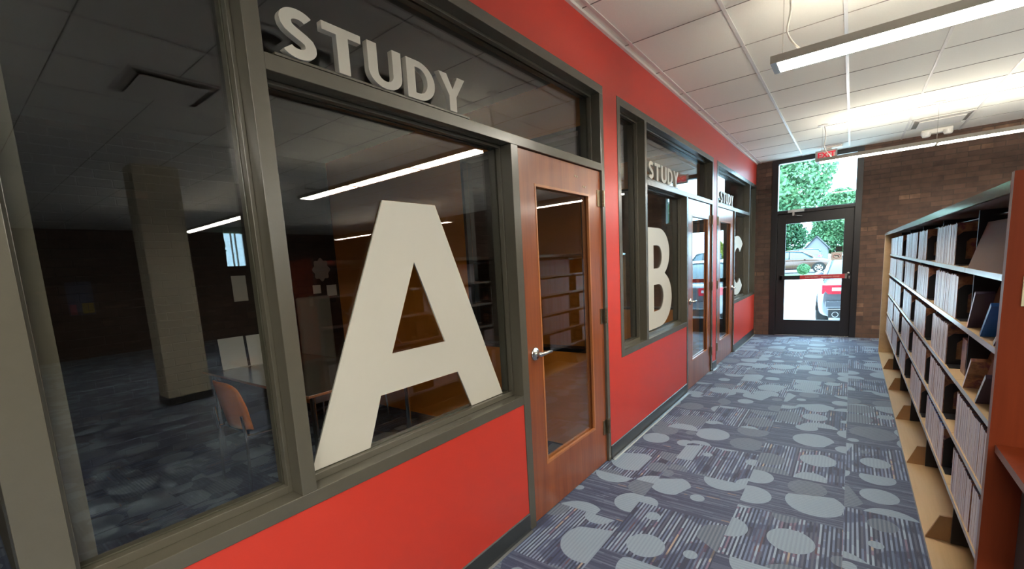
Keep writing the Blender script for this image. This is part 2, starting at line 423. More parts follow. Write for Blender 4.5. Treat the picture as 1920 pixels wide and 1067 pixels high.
struct(MB().box(-3.7, -3.5, YS, L+.3, 0, H, MT['brickdk']), 'wall_back', 'dark brick back wall of the study rooms')
struct(MB().box(-3.5, -.14, YS, L+.3, 2.86, H+.1, MT['shadeceil'],), 'ceiling_study', 'ceiling over the study rooms, its unlit shade put into the colour')
# partitions between study rooms, each with a glazed opening beside the corridor
def partition(yc, name, win, label):
    p = MB(); y0, y1 = yc-.05, yc+.05
    O = MT['orange']; sd = {'-y': O, '+y': O}
    if win:
        xa, xb, za, zb = -.20, -1.40, .80, 2.50
        p.box(-3.5, xb, y0, y1, 0, 2.86, O); p.box(xb, -.14, y0, y1, 0, za, O); p.box(xb, -.14, y0, y1, zb, 2.86, O); p.box(xa, -.14, y0, y1, za, zb, O)
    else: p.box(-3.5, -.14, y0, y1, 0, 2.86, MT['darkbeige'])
    o = struct(p, name, label)
    if win:
        q = MB(); e = .03
        for a in ((xb, xb+e, za, zb), (xa-e, xa, za, zb), (xb+e, xa-e, za, za+e), (xb+e, xa-e, zb-e, zb)):
            q.box(a[0], a[1], y0-.01, y1+.01, a[2], a[3], MT['bronze'])
        struct(q, 'frame', None, o)
        struct(MB().box(xb+e, xa-e, yc-.003, yc+.003, za+e, zb-e, MT['pane']), 'glass_pane', None, o)
    return o
partition(.14, 'wall_study_near', False, 'grey side wall of the first study room')
partition(3.26, 'wall_partition_first', True, 'orange wall between the first two study rooms')
partition(6.46, 'wall_partition_second', True, 'orange wall between the last two study rooms')
co = MB().box(5.3, 5.66, 1.82, 2.32, 0, H, MT['beige']); co.box(5.29, 5.67, 1.81, 2.33, 0, .1, MT['vinyl'])
struct(co, 'column', 'square beige column in the library, mirrored in the left pane')

# ------------------------------------------------------------------ study room fronts
XG = -.09
def storefront(name, label, members, panes, doors=()):
    m = MB(); F = MT['frame']
    for y0, y1, z0, z1 in members: m.box(-.145, .004, y0, y1, z0, z1, F)
    for y0, y1, z0, z1 in panes:
        t = .014
        for xa, xb, tt in ((-.058, -.085, t), (-.095, -.125, t)):
            m.box(xa, xb, y0, y0+tt, z0, z1, F); m.box(xa, xb, y1-tt, y1, z0, z1, F)
            m.box(xa, xb, y0+tt, y1-tt, z0, z0+tt+.012, F); m.box(xa, xb, y0+tt, y1-tt, z1-tt, z1, F)
    o = struct(m, name, label, bevel=.002)
    for y0, y1, z0, z1 in panes:
        struct(MB().box(XG-.003, XG+.003, y0+.002, y1-.002, z0+.002, z1-.002, MT['pane']), 'glass_pane', None, o)
    return o
storefront('window_1', 'olive metal window front of the first study room with a big white A',
    [(.045, .131, ZS0, ZT1), (.131, 1.986, ZS0, ZS1), (.131, 3.1214, ZT0, ZT1), (.6856, .7379, ZS1, ZT0), (.7379, 3.067, ZH0, ZH1),
     (1.986, 2.0474, 0, ZH0), (3.076, 3.1214, 0, ZT0), (3.067, 3.076, ZH0, ZT0)],
    [(.131, .6856, ZS1, ZT0), (.7379, 1.986, ZS1, ZH0), (.7379, 3.067, ZH1, ZT0)])
storefront('window_2', 'olive metal window front of the middle study room with a white B',
    [(3.3627, 3.4196, ZS0, ZT1), (3.4196, 5.178, ZS0, ZS1), (3.4196, 6.355, ZT0, ZT1), (3.9319, 3.983, ZS1, ZT0), (3.983, 6.3075, ZH0, ZH1),
     (5.178, 5.2306, 0, ZH0), (6.3075, 6.355, 0, ZT0)],
    [(3.4196, 3.9319, ZS1, ZT0), (3.983, 5.178, ZS1, ZH0), (3.983, 6.3075, ZH1, ZT0)])
storefront('window_3', 'olive metal window front of the last study room with a white C',
    [(6.56, 6.6131, 0, ZT1), (6.6131, L, ZT0, ZT1), (6.6131, 8.95, ZH0, ZH1), (7.70, 7.752, 0, ZH0), (7.752, L, ZS0, ZS1),
     (8.95, 9.02, ZS1, ZT0), (9.55, L, ZS1, ZT0)],
    [(7.752, 8.95, ZS1, ZH0), (6.6131, 8.95, ZH1, ZT0), (9.02, 9.55, ZS1, ZT0)])

def door(name, label, y0, y1, g0, g1, hinge, hy):
    """leaf spans y0..y1; glazed opening g0..g1; hinge side -1 (low y) or +1"""
    D = MT['door']; xa, xb = -.058, -.012; zb, zt, gb, gt = .008, 2.123, .31, 1.955
    y0 += .003; y1 -= .003
    m = MB().box(xa, xb, y0, g0, zb, zt, D).box(xa, xb, g1, y1, zb, zt, D).box(xa, xb, g0, g1, zb, gb, D).box(xa, xb, g0, g1, gt, zt, D)
    o = struct(m, name, label)
    s = MB(); e = .014; S = MT['doorlip']
    for x0, x1 in ((xb-.014, xb+.002), (xa-.002, xa+.014)):
        s.box(x0, x1, g0, g0+e, gb, gt, S).box(x0, x1, g1-e, g1, gb, gt, S).box(x0, x1, g0+e, g1-e, gb, gb+e, S).box(x0, x1, g0+e, g1-e, gt-e, gt, S)
    struct(s, 'glazing_stop', 'lighter cherry moulding around the glass', o)
    struct(MB().box(-.038, -.032, g0+.002, g1-.002, gb+.002, gt-.002, MT['doorpane']), 'glass_pane', None, o)
    sg = -hinge
    for z in (.28, 1.115, 1.94):
        yh = y1 if hinge > 0 else y0
        h = MB().box(-.012, -.006, yh-hinge*.055, yh, z-.055, z+.055, MT['brass'])
        h.box(.004, .008, yh+hinge*.006, yh+hinge*.03, z-.055, z+.055, MT['brass'])
        for k in range(5): h.tube([(.008, yh+hinge*.002, z-.055+k*.022), (.008, yh+hinge*.002, z-.055+k*.022+.0205)], .008, MT['brass'], 10)
        struct(h, 'hinge', None, o)
    lv = MB(); N = MT['silver']; z = 1.005
    for sgn, x in ((1, xb), (-1, xa)):
        lv.disc((x, hy, z), 'x', .038, 0, N, 28, [(0, sgn*.001), (.038, sgn*.001), (.038, sgn*.006), (.033, sgn*.011), (.016, sgn*.013), (.014, sgn*.03), (.012, sgn*.052), (0, sgn*.054)])
        lv.tube([(x+sgn*.045, hy, z), (x+sgn*.05, hy+hinge*.03, z+.001), (x+sgn*.05, hy+hinge*.07, z+.003), (x+sgn*.046, hy+hinge*.115, z-.002)], [.0125, .011, .0095, .007], N, 10)
    struct(lv, 'handle', 'satin nickel lever handle', o, smooth=True)
    return o
d = door('door_1', 'cherry wood door with a tall glass panel to the first study room', 2.0474, 3.076, 2.217, 2.893, 1, 2.14)
sc = MB()
for y, z in ((2.705, 2.052), (2.73, 2.05), (2.815, 1.998), (2.84, 1.996)): sc.disc((-.0125, y, z), 'x', .007, .002, MT['brass'], 12)
struct(sc, 'screw_cap', 'four small brass caps', d)
door('door_2', 'cherry wood door with a tall glass panel to the middle study room', 5.2306, 6.3075, 5.445, 6.165, 1, 5.35)
door('door_3', 'cherry wood door with a tall glass panel to the last study room', 6.6131, 7.70, 6.82, 7.50, -1, 7.615)

# ------------------------------------------------------------------ exit door and transom
yd0, yd1 = L+.02, L+.10; B = MT['bronze']
m = MB()
for x0, x1, z0, z1 in [(.2407, .335, 0, H), (1.388, 1.4723, 0, H), (.335, 1.388, 2.135, 2.188), (.335, 1.388, 2.985, H)]: m.box(x0, x1, yd0-.03, yd1+.03, z0, z1, B)
m.box(.335, .36, yd1-.028, yd1, .012, 2.135, B).box(1.363, 1.388, yd1-.028, yd1, .012, 2.135, B).box(.36, 1.363, yd1-.028, yd1, 2.11, 2.135, B)
m.box(.318, 1.3966, yd0+.02, yd1-.02, 2.188, 2.20, B)
m.box(.335, 1.388, yd0-.02, yd1+.02, 0, .012, MT['silver'])
wf = struct(m, 'window_5', 'dark bronze transom window over the exit door', bevel=.003)
struct(MB().box(.33, 1.39, L+.057, L+.063, 2.185, 2.99, MT['clear']), 'glass_pane', None, wf)
m = MB(); gx0, gx1, gz0, gz1 = .4615, 1.2615, .279, 1.961
m.box(.337, gx0, yd0, yd1-.03, .014, 2.13, B).box(gx1, 1.386, yd0, yd1-.03, .014, 2.13, B).box(gx0, gx1, yd0, yd1-.03, .014, gz0, B).box(gx0, gx1, yd0, yd1-.03, gz1, 2.13, B)
dx = struct(m, 'door_4', 'dark bronze glazed exit door at the end of the corridor', bevel=.002)
struct(MB().box(gx0-.004, gx1+.004, L+.042, L+.048, gz0-.004, gz1+.004, MT['clear']), 'glass_pane', None, dx)
pb = MB(); zb = 1.03
pb.box(.395, .69, yd0-.075, yd0-.03, zb-.036, zb+.036, B)
pb.box(.69, 1.30, yd0-.075, yd0-.03, zb-.036, zb+.036, MT['redbar'], {'+y': B, '-z': B})
pb.box(.395, .43, yd0-.075, yd0, zb-.042, zb+.042, B).box(1.30, 1.33, yd0-.075, yd0, zb-.042, zb+.042, MT['silver'])
pbo = struct(pb, 'push_bar', 'dark panic bar with a red lettered strip', dx)
cy = MB(); cy.disc((1.345, yd0-.004, 1.075), 'y', .028, 0, MT['silver'], 20, [(0, -.03), (.018, -.028), (.026, -.012), (.028, 0)])
cy.tube([(1.335, yd0-.05, 1.05), (1.30, yd0-.06, 1.01)], .008, MT['silver'], 8); cy.box(1.35, 1.365, yd0-.012, yd0, .98, 1.03, MT['silver'])
struct(cy, 'lock_cylinder', 'chrome lock beside the panic bar', dx)
cl = MB().box(.49, .72, yd0-.085, yd0-.03, 2.145, 2.19, MT['lip'])
cl.box(.555, .585, yd0-.085, yd0-.03, 2.09, 2.145, MT['lip']); cl.tube([(.57, yd0-.07, 2.095), (.62, yd0-.1, 2.085), (.69, yd0-.05, 2.075)], .008, MT['silver'], 8)
struct(cl, 'door_closer', 'silver door closer on the head rail', dx)
sg = MB().box(1.105, 1.258, L+.036, L+.0395, 1.295, 1.425, MT['paper'])
for k in range(24):
    a, b_ = 2*PI*k/24, 2*PI*(k+1)/24
    P = lambda t, q: (1.182+q*.052*math.cos(t), 1.36+q*.038*math.sin(t))
    sg.prism([P(a, 1), P(b_, 1), P(b_, .84), P(a, .84)], 'y', L+.034, L+.036, MT['redbar'])
sg.box(1.15, 1.205, L+.034, L+.036, 1.362, 1.375, MT['black']).box(1.195, 1.21, L+.034, L+.036, 1.345, 1.365, MT['black'])
o = sg.build('notice'); tag(o, 'small white notice with a red ring taped to the exit door glass', 'notice')
o = MB().box(1.165, 1.255, L+.036, L+.0395, 1.435, 1.52, MT['black']).build('sticker'); tag(o, 'black square sticker on the exit door glass above the notice', 'sticker')

# ------------------------------------------------------------------ lettering
def curve_mesh(splines, depth, name):
    cu = bpy.data.curves.new(name, 'CURVE'); cu.dimensions = '2D'; cu.fill_mode = 'BOTH'; cu.extrude = depth/2
    for pts in splines:
        sp = cu.splines.new('POLY'); sp.points.add(len(pts)-1)
        for p, q in zip(sp.points, pts): p.co = (q[0], q[1], 0, 1)
        sp.use_cyclic_u = True
    ob = bpy.data.objects.new(name, cu); C.objects.link(ob)
    dg = bpy.context.evaluated_depsgraph_get(); me = bpy.data.meshes.new_from_object(ob.evaluated_get(dg))
    bpy.data.objects.remove(ob); bpy.data.curves.remove(cu); return me
def arc(cx, cy, rx, ry, a0, a1, n=18):
    return [(cx+rx*math.cos(math.radians(a0+(a1-a0)*i/n)), cy+ry*math.sin(math.radians(a0+(a1-a0)*i/n))) for i in range(n+1)]
def stroke(path, wd):
    P = [Vector(p) for p in path]; Lf, Rt = [], []
    for i, p in enumerate(P):
        d = (P[min(i+1, len(P)-1)]-P[max(i-1, 0)]).normalized(); n = Vector((-d.y, d.x))
        ww = wd if not callable(wd) else wd(i/(len(P)-1))
        Lf.append(tuple(p+n*ww/2)); Rt.append(tuple(p-n*ww/2))
    return Lf+Rt[::-1]
t = .24
G = {   # unit height glyphs: outline splines and width
 'S': ([stroke(arc(.33, .735, .215, .165, 35, 180, 14)+[(.128, .66), (.165, .60), (.24, .545), (.33, .495), (.42, .445), (.492, .39), (.52, .32)]+arc(.305, .27, .22, .172, 0, -150, 16)[1:], .20)], .62),
 'T': ([[(.0, 1), (.66, 1), (.66, .82), (.43, .82), (.43, 0), (.23, 0), (.23, .82), (0, .82)]], .66),
 'U': ([[(0, 1), (.195, 1), (.195, .36)]+arc(.36, .36, .165, .19, 180, 360, 14)[1:-1]+[(.525, .36), (.525, 1), (.72, 1), (.72, .36)]+arc(.36, .36, .36, .37, 0, -180, 24)[1:-1]+[(0, .36)]], .72),
 'D': ([[(0, 0), (0, 1), (.26, 1)]+arc(.26, .5, .42, .5, 90, -90, 24)[1:-1]+[(.26, 0)], [(.195, .17), (.27, .17)]+arc(.27, .5, .22, .33, -90, 90, 16)[1:-1]+[(.27, .83), (.195, .83)]], .68),
 'Y': ([[(0, 1), (.215, 1), (.365, .62), (.515, 1), (.73, 1), (.463, .42), (.463, 0), (.267, 0), (.267, .42)]], .73),
 'A': ([[(0, 0), (.426, 1), (.72, 1), (1.134, 0), (.874, 0), (.79, .2), (.328, .2), (.253, 0)], [(.404, .364), (.721, .364), (.567, .745)]], 1.134),
 'B': ([[(0, 0), (0, 1), (.36, 1)]+arc(.36, .755, .28, .245, 90, -58, 14)[1:]+arc(.37, .285, .33, .285, 62, -90, 18)+[(.37, 0)],
        [(.23, .17), (.35, .17)]+arc(.35, .305, .13, .135, -90, 90, 12)[1:-1]+[(.35, .44), (.23, .44)], [(.23, .60), (.33, .60)]+arc(.33, .715, .11, .115, -90, 90, 12)[1:-1]+[(.33, .83), (.23, .83)]], .70),
 'C': ([stroke(arc(.40, .5, .30, .40, 48, 312, 40), .20)], .72),
}
def letter(ch, y, z, wdt, hgt, x0, x1, parent, name='letter', mats=None):
    me = curve_mesh(G[ch][0], 1.0, name)
    gw = G[ch][1]
    for v in me.vertices:
        a, b_, c_ = v.co
        v.co = ((x0+x1)/2+c_*(x1-x0), y+a/gw*wdt, z+b_*hgt)
    me.materials.clear(); me.materials.append(MT['white']); me.materials.append(MT['whiteside'])
    me.update()
    for p in me.polygons: p.material_index = 0 if p.normal.x > .9 or p.normal.x < -.9 else 1
    o = bpy.data.objects.new(name, me); C.objects.link(o)
    if parent:
        o.parent = parent; o.location = -parent.location
    return o
def study(y0, y1, label, zb=ZH1, h=.145):
    e = empty('study_sign', (.0, (y0+y1)/2, zb), label, 'sign')
    W = y1-y0-.02; U = {'S': .62, 'T': .78, 'U': .80, 'D': .78, 'Y': .84}; gap = .14
    tot = sum(U.values())+gap*4; y = y0
    for ch in 'STUDY':
        wv = U[ch]/tot*W
        letter(ch, y, zb+.008, wv, h, -.012, .012, e); y += wv+gap/tot*W
    MB().box(-.038, .006, y0-.02, y1+.01, zb+.0005, zb+.008, MT['frame']).build('base_plate', e).location = (0, -(y0+y1)/2, -zb)
study(.79, 1.66, 'white raised STUDY letters on the ledge above the big A')
study(4.00, 4.87, 'white raised STUDY letters on the ledge above the B')
study(6.72, 7.56, 'white raised STUDY letters on the ledge above the C, farthest away')
o = letter('A', .770, .828, 1.134, .968, XG+.0035, XG+.0105, None, 'letter_sign'); tag(o, 'huge flat white letter A on the nearest study room glass', 'letter')
o = letter('B', 4.10, .836, .82, .955, XG+.0035, XG+.0105, None, 'letter_sign'); tag(o, 'large flat white letter B on the middle study room glass', 'letter')
o = letter('C', 7.80, .836, 1.14, .955, XG+.0035, XG+.0105, None, 'letter_sign'); tag(o, 'large flat white letter C on the last study room glass', 'letter')

# ------------------------------------------------------------------ pendant lights
def fixture(x0, n, yc, label, low=''):
    """n lit lengths of 1.11 m running along x"""
    z0, z1 = 2.60, 2.642; seg = 1.11; x1 = x0+n*seg; hw = .105
    e = empty('pendant_light', (x0, yc, z0), label, 'light', 'linear pendant lights of the library')
    b = MB(); A = MT['alu']
    b.box(x0, x1, yc-hw, yc-hw+.012, z0, z1, A).box(x0, x1, yc+hw-.012, yc+hw, z0, z1, A)
    b.box(x0, x0+.032, yc-hw+.012, yc+hw-.012, z0, z1, A).box(x1-.02, x1, yc-hw+.012, yc+hw-.012, z0, z1, A)
    b.box(x0+.02, x1-.02, yc-hw+.012, yc+hw-.012, z0+.018, z0+.023, A)
    for k in range(1, n): b.box(x0+k*seg-.012, x0+k*seg+.012, yc-hw+.012, yc+hw-.012, z0-.001, z1, A)
    b.build('housing', e).location = (-x0, -yc, -z0)
    for k in range(n):
        a, c_ = x0+k*seg+(.034 if k == 0 else .014), x0+(k+1)*seg-(.022 if k == n-1 else .014)
        l = MB().box(a, c_, yc-hw+.014, yc+hw-.014, z0+.004, z0+.016, MT['lens'+low]).build('diffuser', e); l.location = (-x0, -yc, -z0)
        l = MB().prism([(yc-.008, z0+.0235), (yc+.008, z0+.0235), (yc+.004, z0+.053), (yc-.004, z0+.053)], 'x', a+.1, c_-.1, MT['up'+low]).build('uplight', e); l.location = (-x0, -yc, -z0)
    for k in range(n+1):
        x = min(max(x0+k*seg, x0+.05), x1-.05)
        c2 = MB().tube([(x, yc, z1-.03), (x, yc, H)], .0022, MT['silver'], 6)
        c2.disc((x, yc, H), 'z', .055, 0, MT['white2'], 20, [(0, -.018), (.03, -.016), (.052, -.008), (.055, 0)]); c2.build('suspension_cable', e).location = (-x0, -yc, -z0)
    pts = []
    for i in range(15):
        s_ = i/14; z = H-.01-(H-.01-z1)*s_
        pts.append((x0+.055+.02*math.sin(s_*5)+(.10*max(0, s_-.6)**1.3*4 if s_ > .6 else 0)+.01, yc+.004, z))
    MB().tube(pts, .0055, MT['white2'], 8).build('power_cord', e).location = (-x0, -yc, -z0)
    return e
Y1, Y2 = 3.46, 7.53
fixture(.955, 3, Y1, 'long grey pendant light at the top right, reaching over the bookcase')
fixture(.975, 3, Y2, 'long grey pendant light in front of the exit sign')
fixture(.955, 3, -.61, 'long grey pendant light of the row just behind the viewpoint', '_low')
fixture(.955, 3, -4.68, 'pendant light added out of view behind the viewpoint for ambient light')  # added lamp, never in view, for more bounce light on the ceiling
fixture(5.45, 3, Y1, 'pendant light continuing the nearer row deeper in the library')
fixture(5.35, 4, Y2, 'pendant light continuing the farther row deeper in the library')

# exit sign
e = empty('exit_sign', (1.0, 9.2, H), 'lit EXIT sign hanging from the ceiling before the exit door', 'sign')
def loc0(o, e=e): o.location = -e.location; return o
loc0(MB().box(.865, 1.14, 9.17, 9.215, 2.865, 3.02, MT['greybox']).box(.93, 1.07, 9.185, 9.205, 3.02, 3.035, MT['white2']).build('housing', e, bevel=.004))
loc0(MB().box(.895, 1.115, 9.167, 9.17, 2.885, 3.0, MT['exitface']).build('face', e))
loc0(MB().box(1.0, 1.2, 9.14, 9.26, 3.035, H, MT['white2']).build('canopy', e, bevel=.004))
def textmesh(txt, size, name, off=.0, ext=.001):
    cu = bpy.data.curves.new(name, 'FONT'); cu.body = txt; cu.size = size; cu.extrude = ext; cu.offset = off; cu.align_x = 'CENTER'; cu.align_y = 'CENTER'
    ob = bpy.data.objects.new(name, cu); C.objects.link(ob)
    dg = bpy.context.evaluated_depsgraph_get(); me = bpy.data.meshes.new_from_object(ob.evaluated_get(dg))
    bpy.data.objects.remove(ob); bpy.data.curves.remove(cu); return me
me = textmesh('EXIT', .115, 'exit_lettering', .004); me.materials.clear(); me.materials.append(MT['exitred'])
for v in me.vertices: v.co = (1.005+v.co.x*.95, 9.1655+v.co.z, 2.943+v.co.y)
o = bpy.data.objects.new('lettering', me); C.objects.link(o); o.parent = e; loc0(o)
me = textmesh('PUSH TO OPEN  -  ALARM WILL SOUND', .026, 'bar_lettering', 0, .0005); me.materials.clear(); me.materials.append(MT['paper'])
for v in me.vertices: v.co = (1.0+v.co.x, yd0-.0755+v.co.z, zb+v.co.y)
o = bpy.data.objects.new('lettering', me); C.objects.link(o); o.parent = pbo; o['kind'] = 'structure'; o['label'] = 'small white lettering on the red strip'

# ceiling air diffusers
def diffuser(x0, y0, label, w_=.61, d_=1.37, n=2):
    v = MB(); x1, y1 = x0+w_, y0+d_
    for k in range(n):
        a, b_ = y0+.02+k*(d_-.02)/n, y0+(k+1)*(d_-.02)/n
        v.prism([(x0+.02, a), (x1-.02, a), (x1-.02, b_), (x0+.02, b_)], 'z', H-.004, H-.002, MT['seam'])
        v.box(x0+.09, x1-.09, a+.09, b_-.09, H-.03, H-.022, MT['white2'])
        v.add([(x0+.02, a, H-.006), (x1-.02, a, H-.006), (x1-.09, a+.075, H-.026), (x0+.09, a+.075, H-.026)], [(0, 1, 2, 3), (3, 2, 1, 0)], MT['grid'])
        for q in ((x0+.02, x0+.04, a, b_), (x1-.04, x1-.02, a, b_), (x0+.04, x1-.04, a, a+.02), (x0+.04, x1-.04, b_-.02, b_)): v.box(*q, H-.012, H-.003, MT['grid'])
    o = v.build('air_diffuser'); return tag(o, label, 'air vent', 'ceiling air diffusers')
diffuser(1.905, 8.31, 'square ceiling air diffuser over the far end of the bookcase', d_=.67, n=1)
diffuser(2.36, 1.10, 'ceiling air diffuser mirrored in the upper part of the left pane', d_=.67, n=1)
diffuser(5.55, 4.2, 'ceiling air diffuser mirrored above the pendant light in the A window', d_=.67, n=1)
# emergency light near the diffuser
em = MB().box(2.08, 2.40, 9.20, 9.30, H-.06, H-.001, MT['white2'])
for x in (2.13, 2.35): em.disc((x, 9.2, H-.055), 'z', .05, 0, MT['white2'], 18, [(0, -.05), (.04, -.045), (.05, -.02), (.05, .02)])
tag(em.build('emergency_light', bevel=.006), 'white twin-head emergency light on the ceiling near the brick wall', 'light')

# ------------------------------------------------------------------ bookcase
BX, BY0, BY1 = 1.72, 1.935, 8.29
ZSH = [1.37, 1.115, .85, .59, .33]
SF, SB = 1.78, 2.06
JT = [1.965, 2.97, 3.99, 5.01, 6.04, 7.07, 8.25]
bc = empty('bookcase', (1.95, 5.1, 0), 'long double-sided bookcase of disc cases along the corridor', 'bookcase')
def ch(mb, name, label=None, parent=bc, **k):
    o = mb.build(name, parent, **k); o.location = -bc.location if parent is bc else (0, 0, 0)
    if label: o['label'] = label
    return o
ch(MB().box(BX, 2.42, BY0, BY0+.03, 0, 1.675, MT['mahog'], {'-x': MT['edge'], '+z': MT['edge']}), 'end_panel', 'mahogany end panel with a grey edge')
ch(MB().box(BX, 2.42, BY1-.035, BY1, 0, 1.64, MT['maple'], {'-x': MT['maple']}), 'end_panel', 'far end panel, coloured tan for the light on its face')  # same mahogany as the near panel; tan colour stands for light on it
ch(MB().box(BX-.002, 2.40, BY0+.03, BY1-.0, 1.64, 1.652, MT['alu'], {'-x': MT['canopy']}).box(BX-.002, BX+.01, BY0+.03, BY1-.035, 1.618, 1.64, MT['canopy']), 'canopy', 'glossy pale top board')
ch(MB().box(SB, SB+.02, BY0+.03, BY1-.035, .03, 1.64, MT['black']), 'back_panel', 'dark back panel')
ch(MB().box(BX, 2.40, BY0+.03, BY1-.035, 0, .022, MT['maple'], {'-x': MT['lip']}), 'base_deck', 'tan base board with a white front edge')
for i, y in enumerate(JT[1:-1]):
    ch(MB().box(SF+.03, SB, y-.006, y+.006, .03, 1.62, MT['black']), 'upright')
for y in [2.06]+[j+.03 for j in JT[1:-1]]:
    m = MB().prism([(BX+.003, .022), (BX+.05, .148), (SB, .162), (SB, .022)], 'y', y-.006, y+.006, MT['bracket'])
    m.disc((1.83, y-.0065, .10), 'y', .008, 0, MT['bronze'], 12, [(0, -.003), (.006, -.003), (.008, 0)])
    ch(m, 'base_bracket')
for zi, z in enumerate(ZSH):
    for a, b_ in zip(JT[:-1], JT[1:]):
        m = MB().box(SF, SB, a+.002, b_-.002, z-.022, z, MT['maple'], {'-x': MT['lip'], '-z': MT['black']})
        ch(m, 'shelf', None)
ch(MB().tube([(1.86, 2.0, 1.59), (1.86, 8.2, 1.59)], .006, MT['chrome'], 8).tube([(1.90, 2.0, 1.575), (1.90, 8.2, 1.575)], .006, MT['chrome'], 8), 'rail', 'thin chrome rods under the top')
for zi in (0, 1, 2):
    z = ZSH[zi]; bo = 0 if zi == 0 else .058
    ch(MB().prism([(SF+bo+.004, z+.001), (SF+bo+.012, z+.001), (SF+bo+.062, z+.195), (SF+bo+.054, z+.195)], 'y', 2.02, 2.94, MT['board']), 'display_board', 'sloping brown display board')

# disc cases: one mesh per kind, copied
def case_mesh(th, h, body, name):
    m = MB(); d = .135
    m.box(0, d, 0, th, 0, h, body, {'-x': MT['spine'], '-y': MT['cover'], '+y': MT['cover']})
    me = bpy.data.meshes.new(name); me.from_pydata(m.v, [], m.f)
    for q in m.mats: me.materials.append(q)
    me.polygons.foreach_set('material_index', m.m); me.update(); return me
CM = {(b_, i): case_mesh(.0160, h, MT[b_], 'disc_case') for b_ in ('casedk', 'casebl') for i, h in enumerate((.207, .212, .204))}
SH = ['top', 'second', 'third', 'fourth', 'bottom']
BL = {0: [(8.23, 7.12), (7.05, 6.43), (6.02, 5.06), (4.96, 4.45), (3.975, 3.30)],
      1: [(8.22, 7.12), (7.03, 6.21), (5.99, 5.14), (4.89, 4.25), (3.91, 3.15)],
      2: [(8.20, 7.12), (7.03, 6.30), (5.97, 5.22), (4.91, 4.24), (3.906, 3.33)],
      3: [(8.17, 7.19), (7.03, 6.28), (5.944, 5.215), (4.915, 4.08), (3.881, 3.30), (2.94, 2.02)],
      4: [(8.23, 7.12), (7.03, 6.36), (5.995, 5.383), (4.887, 4.195), (3.891, 3.20), (2.926, 2.49), (2.475, 2.02)]}
pitch = .0162
cases = []
for zi in range(5):
    for bi, (ya, yb) in enumerate(BL[zi]):
        n = int((ya-yb)/pitch)
        for k in range(n): cases.append((yb+k*pitch, zi, bi, k))
cases.sort()
far = MB(); rows = {}
for n_, (y, zi, bi, k) in enumerate(cases):
    rnd = random.Random(n_); hi = rnd.choice((0, 0, 1, 2)); xo = SF+.004+rnd.uniform(0, .0015)
    blue = (zi == 4 and bi == 4)
    if bi == 0 and zi in (0, 1, 2): hi = 2
    if n_ < 300:
        o = bpy.data.objects.new('disc_case', CM[('casebl' if blue else 'casedk', hi)]); C.objects.link(o)
        o.location = (xo, y, ZSH[zi]+.0005)
        where = {3: 'fourth shelf, next to the mahogany end panel', 4: 'bottom shelf, next to the mahogany end panel'}.get(zi) if bi >= 5 else None
        if bi == 6: where = 'bottom shelf, in the last run before the mahogany end panel'
        if bi == 5 and zi == 4: where = 'bottom shelf, in the short run before the last one'
        if where is None: where = SH[zi]+' shelf, in the second run from the mahogany end panel'
        kind_ = 'blue-topped' if blue else 'white-spined'
        tag(o, f'{kind_} disc case on the {where}', 'disc case', f'{kind_} disc cases, {where}')
    else:
        h = (.207, .212, .204)[hi]
        far.box(xo, xo+.135, y, y+.0160, ZSH[zi]+.0005, ZSH[zi]+h, MT['casebl' if blue else 'casedk'], {'-x': MT['spine'], '-y': MT['cover'], '+y': MT['cover']})
tag(far.build('disc_cases'), 'rows of white-spined disc cases on the farther part of the bookcase', 'disc cases', kind='stuff')
# bookends at the near end of each run
def bookend():
    m = MB(); y0, y1, hgt = 0, .004, .165; x0, x1 = 0, .15; w_ = .034
    outer = [(x0, 0), (x0, hgt-.02), (x0+.02, hgt), (x1-.02, hgt), (x1, hgt-.02), (x1, 0)]
    inner = [(x0+w_, .03), (x0+w_, hgt-w_-.015), (x0+w_+.015, hgt-w_), (x1-w_-.015, hgt-w_), (x1-w_, hgt-w_-.015), (x1-w_, .03)]
    n = 6
    for i in range(5): m.prism([outer[i], outer[i+1], inner[i+1], inner[i]], 'y', y0, y1, MT['black'])
    m.prism([outer[5], outer[0], inner[0], inner[5]], 'y', y0, y1, MT['black'])
    m.box(x0, x1, -.10, y0, 0, .003, MT['black'])
    return m
b0 = None
ordn = ['farthest', 'fifth', 'fourth', 'third', 'second']
for zi in range(5):
    for bi, (ya, yb) in enumerate(BL[zi][:5]):
        if b0 is None: b0 = bookend().build('bookend', loc=(0, 0, 0)); o = b0
        else: o = b0.copy(); C.objects.link(o)
        o.location = (SF+.008, yb-.006, ZSH[zi]+.0005)
        tag(o, f'black arched bookend closing the {["farthest","fourth nearest","third nearest","second nearest","nearest"][bi]} run of cases on the {SH[zi]} shelf', 'bookend', 'black bookends between the runs of cases')
